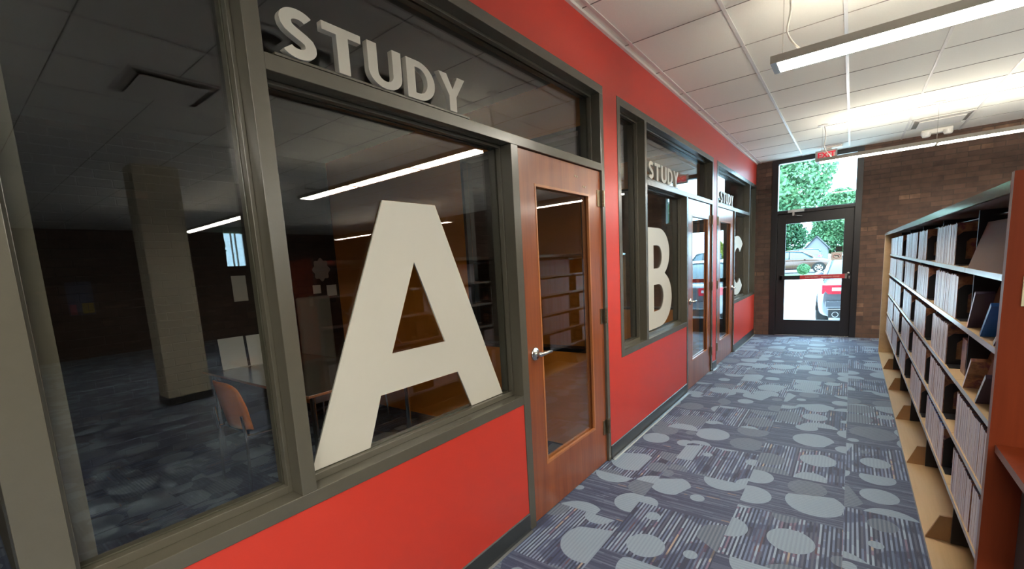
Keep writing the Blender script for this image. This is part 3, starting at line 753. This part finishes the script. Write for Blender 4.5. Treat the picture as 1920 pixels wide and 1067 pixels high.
# cases shown face-out against the sloping boards
def faceout(y0, y1, zi, body, label, tilt=.30, x=SF+.004, th=.02, h=.19):
    z = ZSH[zi]+.001; c_, s_ = math.cos(tilt), math.sin(tilt)
    m = MB()
    P = lambda a, b_: (x+a*c_+b_*s_, z+b_*c_-a*s_)
    q = [P(0, .0), P(th, .0), P(th, h), P(0, h)]
    zm = min(p[1] for p in q); q = [(p[0], p[1]-zm+z) for p in q]
    m.prism(q, 'y', y0, y1, MT['cover'], body)
    return tag(m.build('disc_case'), label, 'disc case', 'disc cases shown on the sloping boards')
def leaner(y0, zi, body, label, ang, h=.19, th=.016, top='cover'):
    """a case lying back towards the end panel: turned in the y-z plane"""
    z = ZSH[zi]+.001; c_, s_ = math.cos(ang), math.sin(ang)
    q = [(0, 0), (th, 0), (th, h), (0, h)]
    q = [(y0-(a*c_+b_*s_)*1.0, z+b_*c_-a*s_) for a, b_ in q]; zm = min(p[1] for p in q); q = [(p[0], p[1]-zm+z) for p in q]
    m = MB(); x0, x1 = SF+.002, SF+.059
    o = len(m.v); m.prism(q, 'x', x0, x1, MT[top], body)
    return tag(m.build('disc_case'), label, 'disc case')
leaner(2.84, 1, MT['coverlt'], 'brown-covered disc case leaning on the second shelf near the end panel', .62, top='casedk')
leaner(2.58, 1, MT['casebl'], 'blue disc case leaning on the second shelf beside the brown-covered one', .80, top='casebl')
leaner(2.36, 1, MT['lip'], 'pale disc case leaning on the second shelf nearest the end panel', .9, top='casedk')
leaner(2.82, 2, MT['spine'], 'white disc case leaning on the third shelf, the farther of two', .72, top='cover')
leaner(2.56, 2, MT['lip'], 'pale green-edged disc case leaning on the third shelf, the nearer of two', .80, top='casedk')
tag(MB().box(SF+.04, SF+.06, 3.06, 3.17, ZSH[2]+.001, ZSH[2]+.17, MT['cover'], {'-x': MT['cover']}).build('disc_case'), 'disc case standing face-out on the third shelf behind the nearest bookend', 'disc case')

# card holder on the end panel, and the counter built against it
tag(MB().box(1.755, 1.80, BY0-.006, BY0, 1.30, 1.385, flat('cream_card', (.62, .60, .38), .6)).build('card_holder'), 'cream card fixed to the mahogany end panel', 'card')
ct = empty('counter', (2.0, 1.5, 0), 'mahogany counter standing against the end panel of the bookcase', 'counter')
for mb_, nm in ((MB().box(1.734, 2.42, 1.50, BY0, .862, .885, MT['mahog'], {'-x': MT['edge']}), 'top'),
                (MB().box(1.795, 2.42, 1.78, BY0-.002, 0, .862, flat('dark_grey_panel', (.07, .072, .068), .6)), 'support_panel')):
    o = mb_.build(nm, ct); o.location = -ct.location

# ------------------------------------------------------------------ inside the first study room
tb = empty('study_table', (-2.3, 1.97, 0), 'wood-edged laminate table inside the first study room', 'table')
def rel(o, p): o.location = -p.location; return o
rel(MB().box(-3.2, -1.385, 1.50, 2.45, .725, .745, MT['ttop'], {k: MT['tedge'] for k in ('-x', '+x', '-y', '+y')}).build('tabletop', tb, bevel=.003), tb)
rel(MB().box(-3.1, -1.47, 1.58, 1.60, .655, .725, MT['chrome']).box(-3.1, -1.47, 2.35, 2.37, .655, .725, MT['chrome']).box(-1.49, -1.47, 1.60, 2.35, .655, .725, MT['chrome']).box(-3.1, -3.08, 1.6, 2.35, .655, .725, MT['chrome']).build('apron', tb), tb)
for x in (-3.12, -1.45):
    for y in (1.56, 2.39): rel(MB().tube([(x, y, 0), (x, y, .725)], .019, MT['chrome'], 14).build('leg', tb), tb)
def chair(x, y, rz, label):
    e = empty('study_chair', (x, y, 0), label, 'chair', 'orange shell chairs at the study table', rz)
    # seat opens towards +y; back at -y
    m = MB(); n = 10; rows_ = []
    for i in range(n+1):
        t_ = i/n; row = []
        for j in range(13):
            s_ = j/12*2-1; wdt = .225-.02*abs(t_-.5)*2
            zz = .47+.36*t_; yy = -.20-.07*t_+.05*s_*s_; row.append((s_*wdt*(1-.12*t_**6), yy, zz-.045*(abs(s_)**4)*t_**3))
        rows_.append(row)
    vs = [p for r_ in rows_ for p in r_]; vs2 = [(a, b_-.012, c_) for a, b_, c_ in vs]; N = 13
    fs = [(i*N+j, i*N+j+1, (i+1)*N+j+1, (i+1)*N+j) for i in range(n) for j in range(N-1)]
    K = len(vs); m.add(vs+vs2, fs+[tuple(K+q for q in f_[::-1]) for f_ in fs]+[(j, K+j, K+j+1, j+1) for j in range(N-1)]+[(n*N+j, n*N+j+1, K+n*N+j+1, K+n*N+j) for j in range(N-1)]
          +[(i*N, (i+1)*N, K+(i+1)*N, K+i*N) for i in range(n)]+[(i*N+N-1, K+i*N+N-1, K+(i+1)*N+N-1, (i+1)*N+N-1) for i in range(n)], MT['oshell'])
    m.build('backrest', e, smooth=True)
    MB().box(-.215, .215, -.19, .22, .435, .475, MT['navy']).build('seat', e, bevel=.015)
    for s_ in (-1, 1):
        MB().tube([(s_*.235, -.24, 0), (s_*.235, -.22, .43), (s_*.235, -.235, .60)], .011, MT['chrome'], 10).build('rear_leg', e)
        MB().tube([(s_*.235, .22, 0), (s_*.235, .20, .43), (s_*.235, -.215, .445)], .011, MT['chrome'], 10).build('front_leg', e)
    return e
chair(-2.12, 1.50, 0, 'orange shell chair with metal legs pulled up to the near side of the study table')
chair(-2.55, 2.62, PI, 'orange shell chair on the far side of the study table, only its back showing')
g = empty('office_chair', (-3.28, 2.72, 0), 'grey-green high-backed chair at the back corner of the study table', 'chair', None, PI/2)
MB().box(-.2, .2, -.03, .03, .50, 1.33, MT['grey']).build('backrest', g, bevel=.025)
MB().box(-.22, .22, -.42, -.02, .42, .50, MT['grey']).build('seat', g, bevel=.025)
MB().tube([(0, -.2, .08), (0, -.2, .42)], .025, MT['black'], 12).build('pedestal', g)
bs = MB()
for k in range(5): bs.tube([(0, -.2, .10), (.24*math.cos(k*1.257), -.2+.24*math.sin(k*1.257), .03)], [.022, .014], MT['black'], 8)
bs.build('base', g)
for x, y, lb, ry in ((-3.02, 1.72, 'white paper in an upright holder on the study table, the left of two', .0), (-2.98, 1.95, 'white paper in an upright holder on the study table, the right of two', .0)):
    m = MB().prism([(-.012, .003), (-.006, .003), (-.03, .285), (-.036, .285)], 'y', -.11, .11, MT['paper'])
    m.box(-.05, .03, -.11, .11, 0, .003, MT['paper'])
    o = m.build('paper_holder', loc=(x, y, .7452)); tag(o, lb, 'paper', 'papers standing on the study table')
for nm, x, y0, y1, z0, z1, lb in (('notice', -3.498, 1.98, 2.12, 1.34, 1.60, 'white notice on the dark back wall of the study room, above the table papers'),
        ('card', -3.498, 2.86, 2.96, 1.35, 1.45, 'small pale card on the back wall, the left of two under the scalloped sign'),
        ('card', -3.498, 3.04, 3.17, 1.31, 1.44, 'small pale card on the back wall, the right of two under the scalloped sign')):
    tag(MB().box(x, x+.003, y0, y1, z0, z1, MT['paper']).build(nm), lb, 'paper')
sc_ = [(2.995+(.105+.012*math.cos(8*a))*math.cos(a), 1.625+(.125+.012*math.cos(8*a))*math.sin(a)) for a in [2*PI*k/64 for k in range(64)]]
tag(MB().prism(sc_, 'x', -3.5, -3.495, flat('dusty_card', (.42, .36, .33), .8)).build('wall_sign'), 'scalloped pinkish card sign on the back wall of the study room', 'sign')
# poster on the far library wall
po = MB().box(XE-.012, XE-.002, 2.12, 2.60, 1.04, 1.83, flat('poster_blue', (.10, .12, .22), .5, var=.5, scale=9))
po.box(XE-.014, XE-.012, 2.14, 2.26, 1.06, 1.30, flat('poster_pink', (.6, .12, .16), .5)).box(XE-.014, XE-.012, 2.36, 2.47, 1.08, 1.32, flat('poster_yellow', (.6, .42, .05), .5)).box(XE-.014, XE-.012, 2.48, 2.58, 1.08, 1.32, flat('poster_yellow2', (.6, .42, .05), .5))
tag(po.build('poster'), 'blue poster with pink and yellow shapes on the far brick wall', 'poster')

# ------------------------------------------------------------------ outdoors
GZ = -.15
struct(MB().box(-70, 70, L+.3, 34.5, GZ-.1, GZ, MT['concrete']), 'ground_walk', 'sunlit pale concrete walk outside the exit door')
struct(MB().box(-70, 70, 34.5, 39.0, GZ-.1, GZ+.01, MT['grass']), 'ground_lawn', 'strip of lawn beside the parking lot')
struct(MB().box(-70, 70, 39.0, 130, GZ-.1, GZ, MT['asphalt']), 'ground_lot', 'grey parking lot and street beyond the lawn')
struct(MB().box(XE+.3, 70, -40, L+.3, GZ-.1, GZ, MT['grass']), 'ground_side', 'lawn beside the library')
struct(MB().box(-.1, 1.8, L+.02, L+.6, GZ, -.005, MT['concrete']), 'trim_1', 'concrete door step')

def car(name, loc, rz, Lc, W, Hc, paint, label, kind_='sedan', plate=False):
    """body along +y (front at +y), origin at the centre of the ground contact"""
    e = empty(name, loc, label, 'car', None, rz)
    h = Lc/2; P = MT_paint[paint]
    if kind_ == 'sedan':
        st = [(-h, .38, .70, .90, None), (-h+.06, .26, .74, .94, None), (-h+.25, .2, .80, .99, None), (-h+.62, .18, .84, 1.02, 1.05), (-h+1.25, .18, .88, .97, Hc-.06), (-h+1.9, .18, .88, .95, Hc), (-h+2.6, .18, .87, .93, Hc-.03), (-h+3.3, .18, .85, .92, 1.05), (-h+3.9, .18, .80, .86, None), (h-.12, .22, .66, .70, None), (h, .34, .56, .60, None)]
    else:
        st = [(-h, .42, .85, 1.0, None), (-h+.06, .32, .92, 1.08, Hc-.35), (-h+.25, .26, .98, 1.10, Hc-.07), (-h+.9, .24, 1.0, 1.06, Hc), (-h+2.0, .24, 1.0, 1.04, Hc+.01), (-h+2.8, .24, .98, 1.02, Hc-.08), (-h+3.45, .24, .96, 1.03, 1.12), (-h+4.0, .26, .88, .98, None), (h-.14, .30, .74, .84, None), (h, .42, .62, .70, None)]
    hw = W/2; body = MB(); rows_ = []
    for i, (y, zb_, zm, zt, zr) in enumerate(st):
        q = abs(y)/h; sx = 1-.16*max(0, q-.72)**1.5/.15 if q > .72 else 1
        sx = max(.72, sx); a = hw*sx
        half = [(0, zb_), (a*.86, zb_), (a*.985, zb_+.10), (a, (zb_+zm)/2+.05), (a*.985, zm), (a*.90, zt-.01), (a*.72, zt+.005), (0, zt+.02)]
        rows_.append([(x, y, z) for x, z in half]+[(-x, y, z) for x, z in half[-2:0:-1]])
    n = len(rows_[0]); vs = [p for r_ in rows_ for p in r_]
    fs = [(i*n+j, i*n+(j+1) % n, (i+1)*n+(j+1) % n, (i+1)*n+j) for i in range(len(rows_)-1) for j in range(n)]
    fs += [tuple(range(n))[::-1], tuple(range(len(vs)-n, len(vs)))]
    o = body.add(vs, fs, P).build('body', e, smooth=True)
    ss = o.modifiers.new('s', 'SUBSURF'); ss.levels = 1; ss.render_levels = 2
    # cabin: glass sides and a painted roof
    cab = [(y, zt-.03, zr) for (y, _, _, zt, zr) in st if zr]
    y0c, y1c = cab[0][0], cab[-1][0]; gl = MB(); rf = MB(); rows_ = []; rr = []
    for (y, zt, zr) in cab:
        k = (zr-.93)/(Hc-.93); a0 = hw*.88; a1 = hw*(.88-.17*max(0, k))
        zs = max(zr, zt+.01)
        rows_.append([(a0, y, zt), (a1, y, zs-.03), (a1*.82, y, zs-.004), (0, y, zs+.006), (-a1*.82, y, zs-.004), (-a1, y, zs-.03), (-a0, y, zt)])
    n = 7; vs = [p for r_ in rows_ for p in r_]
    fs = [(i*n+j, i*n+j+1, (i+1)*n+j+1, (i+1)*n+j) for i in range(len(rows_)-1) for j in range(n-1)]
    fs += [tuple(range(n))[::-1], tuple(range(len(vs)-n, len(vs)))]
    gl.add(vs, fs, MT['carglass']).build('windows', e, smooth=True)
    top = [i for i, c_ in enumerate(cab) if c_[2] > Hc-.12]
    for a, b_ in zip(top[:-1], top[1:]):
        A, B_ = rows_[a], rows_[b_]
        up = lambda p, d=.012: (p[0]*1.02, p[1], p[2]+d)
        for j in range(1, 5): rf.add([up(A[j]), up(A[j+1]), up(B_[j+1]), up(B_[j])], [(0, 1, 2, 3)], P)
    for s_ in (0, 6):
        si = 1 if s_ == 0 else 5
        for a, b_ in ((0, top[0]), (top[-1], len(cab)-1)):
            pts_ = [Vector(rows_[i][si])*1.0 for i in range(a, b_+1)]
            pts_ = [Vector((p.x*1.01, p.y, p.z+.005)) for p in pts_]
            rf.tube(pts_, .035, P, 6)
        ym = rows_[top[len(top)//2]]
        rf.tube([Vector(ym[s_])*1.0, Vector(ym[si])], .03, MT['black'], 6)
        rf.tube([Vector(rows_[i][si]) for i in range(top[0], top[-1]+1)], .03, P, 6)
    rf.build('roof', e, smooth=True)
    rw = .33 if kind_ == 'sedan' else .36
    for yy in (-h+.92, h-.92):
        for s_ in (-1, 1):
            t_ = MB(); x = s_*(hw-.10)
            t_.disc((x, yy, rw), 'x', rw, 0, MT['tyre'], 32, [(rw*.62, -.1), (rw*.95, -.1), (rw, -.07), (rw, .07), (rw*.95, .115), (rw*.62, .115)])
            t_.disc((x, yy, rw), 'x', rw*.62, 0, MT['black'], 32, [(0, s_*.06), (rw*.62, s_*.06)])
            wo = t_.build('wheel', e)
            r3 = MB()
            r3.disc((x, yy, rw), 'x', rw, 0, MT['rim'], 32, [(rw*.56, s_*.10), (rw*.64, s_*.118), (rw*.64, s_*.09)])
            for k in range(7):
                an = k*2*PI/7; d_ = Vector((0, math.cos(an), math.sin(an))); c0 = Vector((x+s_*.105, yy, rw))
                r3.tube([c0+d_*.02, c0+d_*rw*.6], [.035, .02], MT['rim'], 6)
            r3.build('rim', wo)
            # dark arch around the wheel
            ac = MB(); rr_ = rw+.035
            for k in range(12):
                t0, t1 = PI*k/12, PI*(k+1)/12
                ac.prism([(yy+rr_*math.cos(t0), rw+rr_*math.sin(t0)), (yy+rr_*math.cos(t1), rw+rr_*math.sin(t1)), (yy+(rw)*math.cos(t1), rw+(rw)*math.sin(t1)), (yy+(rw)*math.cos(t0), rw+(rw)*math.sin(t0))], 'x', s_*(hw*.9), s_*(hw+.003), MT['black'])
            ac.build('wheel_arch', e)
    for s_ in (-1, 1):
        zz = .81 if kind_ == 'sedan' else .95
        t_ = MB(); xs = [hw*.34, hw*.66, hw*.86, hw*.97]; ys = [-h-.02, -h+.0, -h+.06, -h+.22]
        vs = []
        for x, y in zip(xs, ys):
            for z in (zz-.085, zz+.095): vs.append((s_*x, y-.004, z))
        for x, y in zip(xs, ys):
            for z in (zz-.085, zz+.095): vs.append((s_*x*.97, y+.08, z))
        F_ = [(2*i, 2*i+2, 2*i+3, 2*i+1) for i in range(3)]+[(8+2*i, 8+2*i+1, 8+2*i+3, 8+2*i+2) for i in range(3)]
        F_ += [(2*i+1, 2*i+3, 8+2*i+3, 8+2*i+1) for i in range(3)]+[(2*i, 8+2*i, 8+2*i+2, 2*i+2) for i in range(3)]+[(0, 1, 9, 8), (6, 14, 15, 7)]
        t_.add(vs, F_, MT['tail']); t_.box(s_*hw*.42, s_*hw*.66, -h-.028, -h-.02, zz-.02, zz+.045, MT['lampw'])
        t_.build('tail_lamp', e)
        MB().box(s_*hw*.50, s_*hw*.80, h-.11, h-.02, .56, .68, MT['lampw']).build('head_lamp', e, bevel=.02)
        MB().disc((s_*(hw+.07), h-1.75, 1.0), 'y', .1, 0, P, 14, [(0, -.06), (.07, -.05), (.09, 0), (.07, .05), (0, .06)]).build('mirror', e, smooth=True)
        MB().tube([(s_*hw*.58, -h-.03, .31), (s_*hw*.58, -h+.1, .31)], .055, MT['rim'], 18).disc((s_*hw*.58, -h-.031, .31), 'y', .045, 0, MT['black'], 18, [(0, -.001), (.045, -.001)]).build('exhaust', e)
    MB().box(-hw*.78, hw*.78, -h-.03, -h+.02, .46, .58, P).box(-hw*.72, hw*.72, -h-.02, -h+.05, .24, .40, MT['black']).box(-hw*.74, hw*.74, -h-.028, -h+.02, .405, .425, MT['rim']).build('rear_bumper', e, bevel=.012)
    MB().box(-.155, .155, -h-.036, -h-.02, .60, .70, MT['paper']).build('licence_plate', e)
    MB().disc((0, -h-.012, .81), 'y', .05, 0, MT['rim'], 24, [(.05, 0), (.055, -.012), (.042, -.012), (.038, 0)]).build('badge', e)
    return e
def paintm(n, c): return flat(n, c, .22, .35, var=.02, coat=.8)
MT_paint = dict(silver=paintm('silver_paint', (.17, .18, .21)), tan=paintm('bronze_paint', (.12, .06, .045)), blue=paintm('dark_blue_paint', (.012, .02, .035)), white=paintm('white_car_paint', (.35, .36, .37)), teal=paintm('pale_teal_paint', (.10, .19, .19)))
car('parked_sedan', (1.64, 11.55+2.4, GZ), 0, 4.8, 1.66, 1.52, 'silver', 'silver grey sedan parked just outside the exit door, tail towards it', 'sedan')
car('parked_car', (-1.85, 41.0, GZ), -PI/2, 4.7, 1.9, 1.62, 'tan', 'bronze brown crossover parked sideways beyond the lawn', 'suv')
car('parked_car', (2.6, 50.0, GZ), PI/2, 5.2, 2.0, 1.95, 'blue', 'dark blue car parked beyond the bronze crossover, facing left', 'suv')
car('parked_car', (-3.6, 60.0, GZ), PI/2, 5.0, 1.9, 1.75, 'teal', 'pale teal car far off between the trees and the dark blue car', 'suv')
car('parked_car', (-9.0, 58.0, GZ), -PI/2, 5.0, 1.9, 1.8, 'white', 'white car far off behind the bronze crossover', 'suv')
car('parked_car', (14.6, 67.0, GZ), -PI/2, 5.0, 2.0, 2.1, 'silver', 'silver sport utility car mirrored in the glass of the second study door', 'suv')

def leaves(name, blobs, n, size, mat, parent=None, seed=1):
    rg = np.random.default_rng(seed); V = []; 
    bl = np.array([b_[:6] for b_ in blobs], float); wts = np.prod(bl[:, 3:6], 1)**.67; wts /= wts.sum()
    idx = rg.choice(len(bl), n, p=wts); d = rg.normal(size=(n, 3)); d /= np.linalg.norm(d, axis=1)[:, None]
    rr = rg.uniform(.45, 1, n)**.5
    c = bl[idx, :3]+d*rr[:, None]*bl[idx, 3:6]
    a = rg.normal(size=(n, 3)); a /= np.linalg.norm(a, axis=1)[:, None]
    b2 = np.cross(a, rg.normal(size=(n, 3))); b2 /= np.linalg.norm(b2, axis=1)[:, None]
    s_ = size*rg.uniform(.6, 1.3, n)[:, None]
    V = np.stack([c-a*s_, c-b2*s_*.5, c+a*s_, c+b2*s_*.5], 1).reshape(-1, 3)
    me = bpy.data.meshes.new(name); me.vertices.add(4*n); me.vertices.foreach_set('co', V.ravel())
    me.loops.add(4*n); me.loops.foreach_set('vertex_index', np.arange(4*n, dtype=np.int32))
    me.polygons.add(n); me.polygons.foreach_set('loop_start', np.arange(0, 4*n, 4, dtype=np.int32))
    me.update(calc_edges=True); me.materials.append(mat)
    o = bpy.data.objects.new(name, me); C.objects.link(o)
    if parent: o.parent = parent
    return o
def tree(loc, h, rx, label, n=9000, size=.13, mat='leaf', seed=1, base=.25, extra=()):
    e = empty('tree', loc, label, 'tree', 'trees beyond the exit door'); rg = random.Random(seed)
    blobs = []
    for k in range(16):
        a = rg.uniform(0, 2*PI); q = rg.uniform(0, .62); zz = rg.uniform(base+.12, .88)
        blobs.append((rx*q*math.cos(a), rx*q*math.sin(a), h*zz, rx*rg.uniform(.3, .5), rx*rg.uniform(.3, .5), h*rg.uniform(.09, .16)))
    blobs += list(extra)
    leaves('crown', blobs, n, size, MT[mat], e, seed)
    t_ = MB().tube([(0, 0, 0), (.05, 0, h*.3), (0, .05, h*.6), (.1, 0, h*.8)], [.035*h/2, .03*h/2, .02*h/2, .01], MT['bark'], 10)
    for k in range(6):
        a = rg.uniform(0, 2*PI); t_.tube([(0, 0, h*(.3+.07*k)), (rx*.35*math.cos(a), rx*.35*math.sin(a), h*(.42+.07*k)), (rx*.6*math.cos(a), rx*.6*math.sin(a), h*(.52+.06*k))], [.012*h, .007*h, .004*h], MT['bark'], 7)
    t_.build('trunk', e); return e
tree((-4.6, 30, GZ), 10, 4.2, 'broad green tree filling the transom window, nearest of the trees', 34000, .13, 'leaf2', 3, .33,
     extra=[(3.1, 0, 5.2, 1.9, 1.5, 1.5), (3.3, .3, 4.0, 1.3, 1.2, .8), (4.2, 0, 5.7, 1.1, 1.2, .8), (2.6, 0, 7.0, 2.0, 1.5, 1.0), (3.6, 0, 4.7, 1.5, 1, .8), (2.2, 0, 3.9, 1.6, 1.2, 1.0)])
tree((-8.2, 74, GZ), 12, 4.6, 'green tree behind the parked cars at left in the door glass', 26000, .24, 'leaf', 5, .0, extra=[(2.2, 0, 3.2, 3, 2, 2.4), (2, 0, 6.5, 2.5, 2, 2)])
tree((0.6, 82, GZ), 10, 4.4, 'green tree behind the parked cars in the middle of the door glass', 26000, .24, 'leaf2', 6, .0, extra=[(-1.5, 0, 3.2, 3, 2, 2.4), (-1, 0, 5.5, 3, 2, 1.8)])
tree((9.5, 84, GZ), 12, 4.4, 'green tree behind the parked cars at right in the door glass', 14000, .3, 'leaf', 8, .0)
tree((18, 92, GZ), 5, 2.6, 'small lime-green tree mirrored in the second study door', 6000, .22, 'leafy', 9, .1)
tree((15.5, 100, GZ), 14, 4, 'tall dark conifer mirrored in the second study door', 9000, .3, 'leaf', 10, .05)
tree((31, 104, GZ), 14, 7, 'green tree mirrored in the last study door', 9000, .3, 'leaf2', 11, .05)
tree((20.5, 7.6, GZ), 7, 1.5, 'green tree outside the far side window, mirrored in the left pane', 7000, .16, 'leaf', 12, .1)
bu = empty('bush', (-1.05, 36.2, GZ), 'small round clipped bush on the lawn strip', 'bush')
leaves('foliage', [(0, 0, .42, .36, .36, .34)], 3000, .05, MT['leaf2'], bu, 21)
MB().tube([(0, 0, 0), (0, 0, .3)], .03, MT['bark'], 8).build('stem', bu)
hs = empty('house', (-2.0, 68, GZ), 'small pale grey gabled house among the trees', 'house')
MB().box(-1.1, 1.1, 0, 3, 0, 1.7, MT['siding']).prism([(-1.15, 1.7), (1.15, 1.7), (0, 3.1)], 'y', 0, 3, MT['siding']).build('wall', hs)
MB().prism([(-1.3, 1.6), (0, 3.15), (0, 3.25), (-1.35, 1.63)], 'y', -.2, 3.2, MT['roofm']).prism([(1.3, 1.6), (0, 3.15), (0, 3.25), (1.35, 1.63)], 'y', -.2, 3.2, MT['roofm']).build('roof', hs)
MB().box(-.3, .3, -.03, 0, .7, 1.4, MT['carglass']).build('window', hs)
h2 = empty('house', (9, 104, GZ), 'white house mirrored in the second study door', 'house')
MB().box(-3, 3, 0, 7, 0, 5, MT['siding']).build('wall', h2)
MB().prism([(-3.3, 5), (3.3, 5), (0, 8)], 'y', -.3, 7.3, MT['roofm']).build('roof', h2)
for x in (-1.8, 0, 1.8): MB().box(x-.4, x+.4, -.03, 0, 1.2, 2.6, MT['carglass']).build('window', h2)
